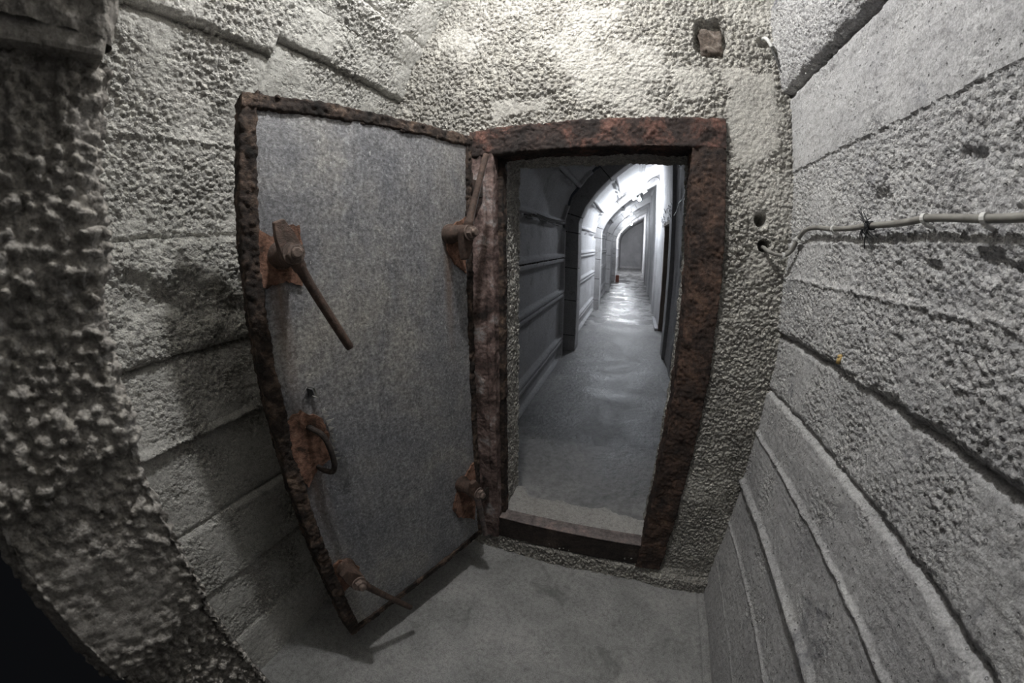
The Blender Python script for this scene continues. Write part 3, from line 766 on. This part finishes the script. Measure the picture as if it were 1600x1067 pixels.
# yellow wall plug, cable stub
bm = bmesh.new(); add_rod(bm, [(.552, .804, -.185), (.531, .800, -.187), (.524, .800, -.187)], [.0055, .0055, .004], 12)
add_rod(bm, [(.530, .800, -.187), (.527, .801, -.205)], [.0055, .005], 10)
tag(bm_obj('wall_plug', bm, M['plug'], None, True), 'small yellow plastic wall plug stuck in the grey concrete wall', 'wall plug')
stub = thing('cable_stub', 'cut white cable end poking from the concrete above the door frame', 'cable', (.463, 1.18, .775))
so = Vector((.463, 1.18, .775))
bm = bmesh.new(); add_rod(bm, [Vector(p) - so for p in spline([(.458, 1.225, .792), (.463, 1.185, .775), (.470, 1.172, .752), (.476, 1.172, .735)], 4)], .0062, 10); bm_obj('sheath', bm, M['wire_white'], stub, True)
bm = bmesh.new(); add_rod(bm, [Vector(p) - so for p in spline([(.474, 1.172, .742), (.482, 1.174, .715), (.497, 1.176, .67), (.512, 1.178, .63), (.520, 1.18, .60)], 4)], .0042, 8); bm_obj('bare_wire', bm, M['wire_dark'], stub, True)

# ================================================================== CORRIDOR
def tc(x, y, z):            # the corridor climbs and drifts a little
    return (x + .010 * (y - 5.05), y, z + .030 * (y - 5.05))
CZ = -1.455
RIBY = [5.05, 8.6, 12.4, 15.96]; RW = .32; YEND = 26.0
OUT = [(-.93, CZ - .03), (-.93, .52), (-.82, .84), (-.61, 1.10), (-.40, 1.30), (-.16, 1.48), (.12, 1.67), (.64, 1.96)]
INN = [(-.75, CZ - .03), (-.75, .48), (-.65, .71), (-.48, .94), (-.29, 1.13), (-.07, 1.31), (.20, 1.49), (.62, 1.73)]
# floor
xs = np.arange(-1.0, 1.2, .02); ys = np.concatenate([np.arange(1.38, 6, .02), np.arange(6, YEND + .2, .06)])
X, Y = np.meshgrid(xs, ys, indexing='ij')
Z = CZ + fbm(X * 2.5, Y * 2.5, 4, 601) * .012
V = np.stack(tc(X, Y, Z), -1).reshape(-1, 3)
struct(mesh_np('floor_corridor', V, grid_faces(len(xs), len(ys)), M['wet']), 'damp glossy concrete floor of the lit corridor')
# precast panels, bay by bay
wl = sroot('wall_corridor_left', 'whitewashed precast panels lining the corridor'); cl = sroot('ceiling_corridor', 'precast vault panels over the corridor')
P_ = np.array(OUT); L_ = np.concatenate([[0], np.cumsum(np.hypot(*(P_[1:] - P_[:-1]).T))])
s_of_out = lambda z: float(np.interp(z, P_[:, 1], L_))
cuts = [0] + [s_of_out(z) for z in (-1.19, -.52, -.03, .43)] + [s_of_out(.95), s_of_out(1.36), s_of_out(1.70), L_[-1]]
def sub_prof(a, b):
    ins = [l for l in L_ if a + 1e-6 < l < b - 1e-6]; ss = [a] + ins + [b]
    return [(float(np.interp(s, L_, P_[:, 0])), float(np.interp(s, L_, P_[:, 1]))) for s in ss]
bays = [(1.44, RIBY[0] - RW + .02)] + [(RIBY[i] + .0, RIBY[i + 1] - .02) for i in range(3)] + [(RIBY[3], YEND)]
for bi, (ya, yb) in enumerate(bays):
    res = (.014, .025, .04, .06, .1)[bi]
    for ci in range(len(cuts) - 1):
        a, b = cuts[ci], cuts[ci + 1]; prof = sub_prof(a, b); L = b - a
        def hf(U, s, ya=ya, yb=yb, L=L, bi=bi, ci=ci):
            e = np.minimum(np.minimum(s, L - s), np.minimum(U - ya, yb - U) * .75)
            brk = sst(.08, .16, fbm(U * 4 + ci, s * 4, 3, 700 + bi * 10 + ci) + .12) if ci in (3, 4, 5) else 0
            w = .045
            h = .050 * sst(w + .022, w, e) * (1 - brk * (s > L * .5) * .9) - .035 * sst(.007, .002, e)
            return h + fbm(U * 6, s * 6, 3, 640 + ci) * .008
        V, F, U, SS = extrude(prof, ya, yb, res * 2 if bi else res, res * .7, hf, lambda p, q, u: tc(p, u, q), -1)
        mesh_np('concrete_panel', V, F, M['panel'], wl if ci < 4 else cl)
# exposed reinforcing bars at the broken joint of the first bay
for k in range(4):
    bm = bmesh.new(); z = .395 + .017 * k; ya = 2.95 + .1 * k
    add_rod(bm, [tc(-.885 + .006 * k, ya + t * 1.35, z + .01 * math.sin(t * 5 + k)) for t in (0, .3, .6, 1)], .006, 8)
    bm_obj('rebar', bm, M['rebar'], wl)
bm = bmesh.new()
for t in range(30):
    y = 2.6 + t * .075; z = -.045 + .02 * random.random()
    bmesh.ops.create_icosphere(bm, subdivisions=1, radius=.02, matrix=Matrix.Translation(tc(-.895 - .01 * random.random(), y, z)) @ Matrix.Diagonal((.7, random.uniform(1, 2.4), random.uniform(.5, 1), 1)))
o = bm_obj('spalled_joint', bm, M['rebar'], wl); o['kind'] = 'stuff'
# arch ribs with joints
for i, y in enumerate(RIBY):
    root = sroot('trim_%d' % (i + 1), 'precast concrete arch rib across the corridor, %s from the doorway' % ('first', 'second', 'third', 'fourth')[i])
    Pi = np.array(INN); Po = np.array(OUT) + np.array([-.03, 0])
    Li = np.concatenate([[0], np.cumsum(np.hypot(*(Pi[1:] - Pi[:-1]).T))])
    segs = [0, .27, .80, 1.28, 1.80, 2.04, 2.75, 3.3, Li[-1]]
    for a, b in zip(segs, segs[1:]):
        a2 = a + .007; b2 = b - .007
        n = 8 if b > 2.1 else 3
        bm = bmesh.new(); rows = []
        for k in range(n + 1):
            s = a2 + (b2 - a2) * k / n
            pi = np.array([np.interp(s, Li, Pi[:, 0]), np.interp(s, Li, Pi[:, 1])])
            po = np.array([np.interp(s, Li, Po[:, 0]), np.interp(s, Li, Po[:, 1])])
            j = (.006 if 0 < k < n else -.004)
            rows.append([bm.verts.new(tc(p[0], yy, p[1])) for p, yy in ((pi + (po - pi) * .03, y), (pi, y + .02), (pi, y + RW - .02), (po, y + RW), (po, y))])
        for r0, r1 in zip(rows, rows[1:]):
            for k in range(5): bm.faces.new((r0[k], r0[(k + 1) % 5], r1[(k + 1) % 5], r1[k]))
        bm.faces.new(rows[0]); bm.faces.new(rows[-1][::-1])
        bm_obj('rib_block', bm, M['rib'], root)
    bm = bmesh.new(); rows = []
    for k in range(len(INN)):
        pi = Pi[k] + (Po[k] - Pi[k]) * .09; po = Po[k]
        rows.append([bm.verts.new(tc(p[0], yy, p[1])) for p, yy in ((pi, y + .012), (pi, y + RW - .012), (po, y + RW - .012), (po, y + .012))])
    for r0, r1 in zip(rows, rows[1:]):
        for k in range(4): bm.faces.new((r0[k], r0[(k + 1) % 4], r1[(k + 1) % 4], r1[k]))
    bm.faces.new(rows[0]); bm.faces.new(rows[-1][::-1])
    bm_obj('rib_core', bm, M['joint'], root)
    # pilaster on the straight wall
    bm = bmesh.new(); add_box(bm, (.565, y, CZ), (.63, y + RW, 1.72), .008)
    for v in bm.verts: v.co = Vector(tc(*v.co))
    bm_obj('pilaster', bm, M['plaster'], root)
# straight right wall with a doorway
def rw_piece(ya, yb, za, zb, res):
    zz = np.arange(za, zb + res * .5, res) if zb - za > res else np.array([za, zb]); zz[-1] = zb
    yy = np.linspace(ya, yb, max(2, int((yb - ya) / res)))
    Y, Z = np.meshgrid(yy, zz, indexing='ij'); X = .62 - fbm(Y * 5, Z * 2.5, 4, 801) * .03 - fbm(Y * 30, Z * 6, 3, 802) * .01
    V = np.stack(tc(X, Y, Z), -1).reshape(-1, 3); return V, grid_faces(len(yy), len(zz))
Vs, Fs, n = [], [], 0
for a in ((1.44, 5.70, CZ - .02, 2.02, .025), (5.70, 6.80, .545, 2.02, .03), (6.80, YEND, CZ - .02, 2.02, .06)):
    V, F = rw_piece(*a); Vs.append(V); Fs.append(F + n); n += len(V)
wr = struct(mesh_np('wall_corridor_right', np.concatenate(Vs), np.concatenate(Fs), M['plaster']), 'grey plastered partition wall of the corridor with a doorway')
bm = bmesh.new()
for lo, hi in (((.62, 5.60, CZ - .02), (.82, 5.70, .56)), ((.62, 6.80, CZ - .02), (.90, 6.92, .56)), ((.60, 5.6, .545), (.9, 6.9, .60)), ((.88, 5.6, CZ - .02), (.92, 6.9, .56))):
    add_box(bm, lo, hi)
for v in bm.verts: v.co = Vector(tc(*v.co))
bm_obj('opening_reveal', bm, M['dark_plaster'], wr)
bm = bmesh.new(); add_box(bm, (.55, 6.80, CZ - .01), (.625, 7.9, CZ + .05), .01)
for v in bm.verts: v.co = Vector(tc(*v.co))
bm_obj('plinth', bm, M['plaster'], wr)
bm = bmesh.new(); add_box(bm, (-1.5, YEND, CZ - .1), (1.3, YEND + .1, 2.4))
for v in bm.verts: v.co = Vector(tc(*v.co))
struct(bm_obj('wall_corridor_end', bm, M['plaster']), 'plain grey wall closing the far end of the corridor')
bm = bmesh.new(); add_box(bm, (-.9, YEND - .03, CZ), (.63, YEND + .01, CZ + .14), .005)
for v in bm.verts: v.co = Vector(tc(*v.co))
struct(bm_obj('baseboard_end', bm, M['rib']), 'low concrete skirting along the far end wall')
# back of the bulkhead, so that the corridor is closed round the doorway
bm = bmesh.new()
for lo, hi in (((-1.2, 1.455, -1.7), (-.50, 1.475, 2.1)), ((.225, 1.455, -1.7), (.9, 1.475, 2.1)), ((-.50, 1.455, .395), (.225, 1.475, 2.1)), ((-.5, 1.33, -1.7), (.225, 1.345, -1.29))): add_box(bm, lo, hi)
bm_obj('bulkhead_back', bm, M['front'], wall_front)

# bulbs
def bulb(loc, rad, w, label, mname, up):
    b = thing('light_bulb', label, 'light bulb', loc, 0, 'bare bulbs hanging in the corridor')
    bm = bmesh.new(); bmesh.ops.create_uvsphere(bm, u_segments=16, v_segments=10, radius=rad, matrix=Matrix.Diagonal((1, 1, 1.1, 1)))
    bm_obj('glass', bm, bulbmat(mname, w / (math.pi * 4 * math.pi * rad * rad)), b, True)
    bm = bmesh.new(); add_rod(bm, [(0, 0, rad * .95), (0, 0, rad * 1.3), (0, 0, rad + .06), (0, 0, rad + .065)], [.017, .021, .019, .012], 12)
    bm_obj('holder', bm, M['holder'], b, True)
    bm = bmesh.new(); add_rod(bm, [(0, 0, rad + .06), (.01, .005, rad + .06 + up * .5), (.0, .0, rad + .06 + up)], .004, 8)
    bm_obj('flex', bm, M['wire_dark'], b, True)
bulb((.176, 8.2, 1.33), .034, 125, 'nearest bare white bulb hanging under the corridor vault', 'bulb_glass_near', .14)
bulb((-.009, 12.1, 1.45), .034, 12, 'middle bare bulb hanging before the third arch rib', 'bulb_glass_mid', .10)
bulb((.013, 15.6, 1.43), .034, 22, 'farthest bare bulb hanging before the fourth arch rib', 'bulb_glass_far', .2)
# junction boxes and stray wire near the first bulb
for k, (x, y, z, lab) in enumerate([(.30, 8.35, 1.53, 'dark metal bracket on the vault beside the nearest bulb, on its far side'), (.06, 8.3, 1.36, 'small dark bracket on the vault left of the nearest bulb')]):
    t = thing('lamp_bracket', lab, 'bracket', (x, y, z), 0)
    bm = bmesh.new(); add_box(bm, (-.055, -.02, -.03), (.055, .02, .03), .006)
    for v in bm.verts: v.co = Matrix.Rotation(-.6, 3, 'Y') @ v.co
    bm_obj('plate', bm, M['holder'], t)
    bm = bmesh.new(); add_rod(bm, [(0, 0, 0), (.02, 0, .10 if k == 0 else .13)], .008, 8); bm_obj('stem', bm, M['holder'], t)
bm = bmesh.new(); add_rod(bm, spline([(.17, 8.2, 1.48), (.22, 8.0, 1.53), (.33, 7.6, 1.60), (.45, 7.4, 1.66), (.555, 7.3, 1.60), (.575, 7.25, 1.40), (.578, 7.2, 1.0), (.58, 7.2, .80)], 6), .006, 8)
tag(bm_obj('lamp_wire', bm, M['wire_dark'], None, True), 'dark wire looping from the nearest bulb over to the partition wall', 'wire')
bm = bmesh.new(); add_rod(bm, spline([(.545, 3.35, .80), (.548, 3.6, .74), (.552, 3.9, .66), (.556, 4.25, .66), (.560, 4.5, .60), (.565, 4.8, .58)], 6), .0055, 8)
tag(bm_obj('wall_wire', bm, M['wire_white'], None, True), 'loose white wire slanting across the corridor partition wall', 'wire')
t = thing('wire_tangle', 'tangle of thin cut wires sprouting from the partition wall above the doorway', 'wires', (.56, 5.6, .6))
for k in range(26):
    p = Vector((.0 + random.uniform(-.03, .01), random.uniform(-.7, .7), 0)); p.z = .05 - .06 * p.y + random.uniform(-.10, .10)
    d = Vector((random.uniform(-.04, .02), random.uniform(-.12, .12), random.uniform(-.09, .09)))
    bm = bmesh.new(); add_rod(bm, spline([p, p + d * .5 + Vector((-.01, .02, .03)), p + d], 3), .0032, 6)
    bm_obj('wire', bm, M['wire_dark'], t)
bm = bmesh.new(); add_box(bm, (-.70, 15.55, CZ - .0), (-.55, 15.80, CZ + .30), .01)
for v in bm.verts: v.co = Vector(tc(*v.co))
tag(bm_obj('brick', bm, M['brick'], None), 'reddish brick stub at the foot of the fourth arch rib', 'brick')
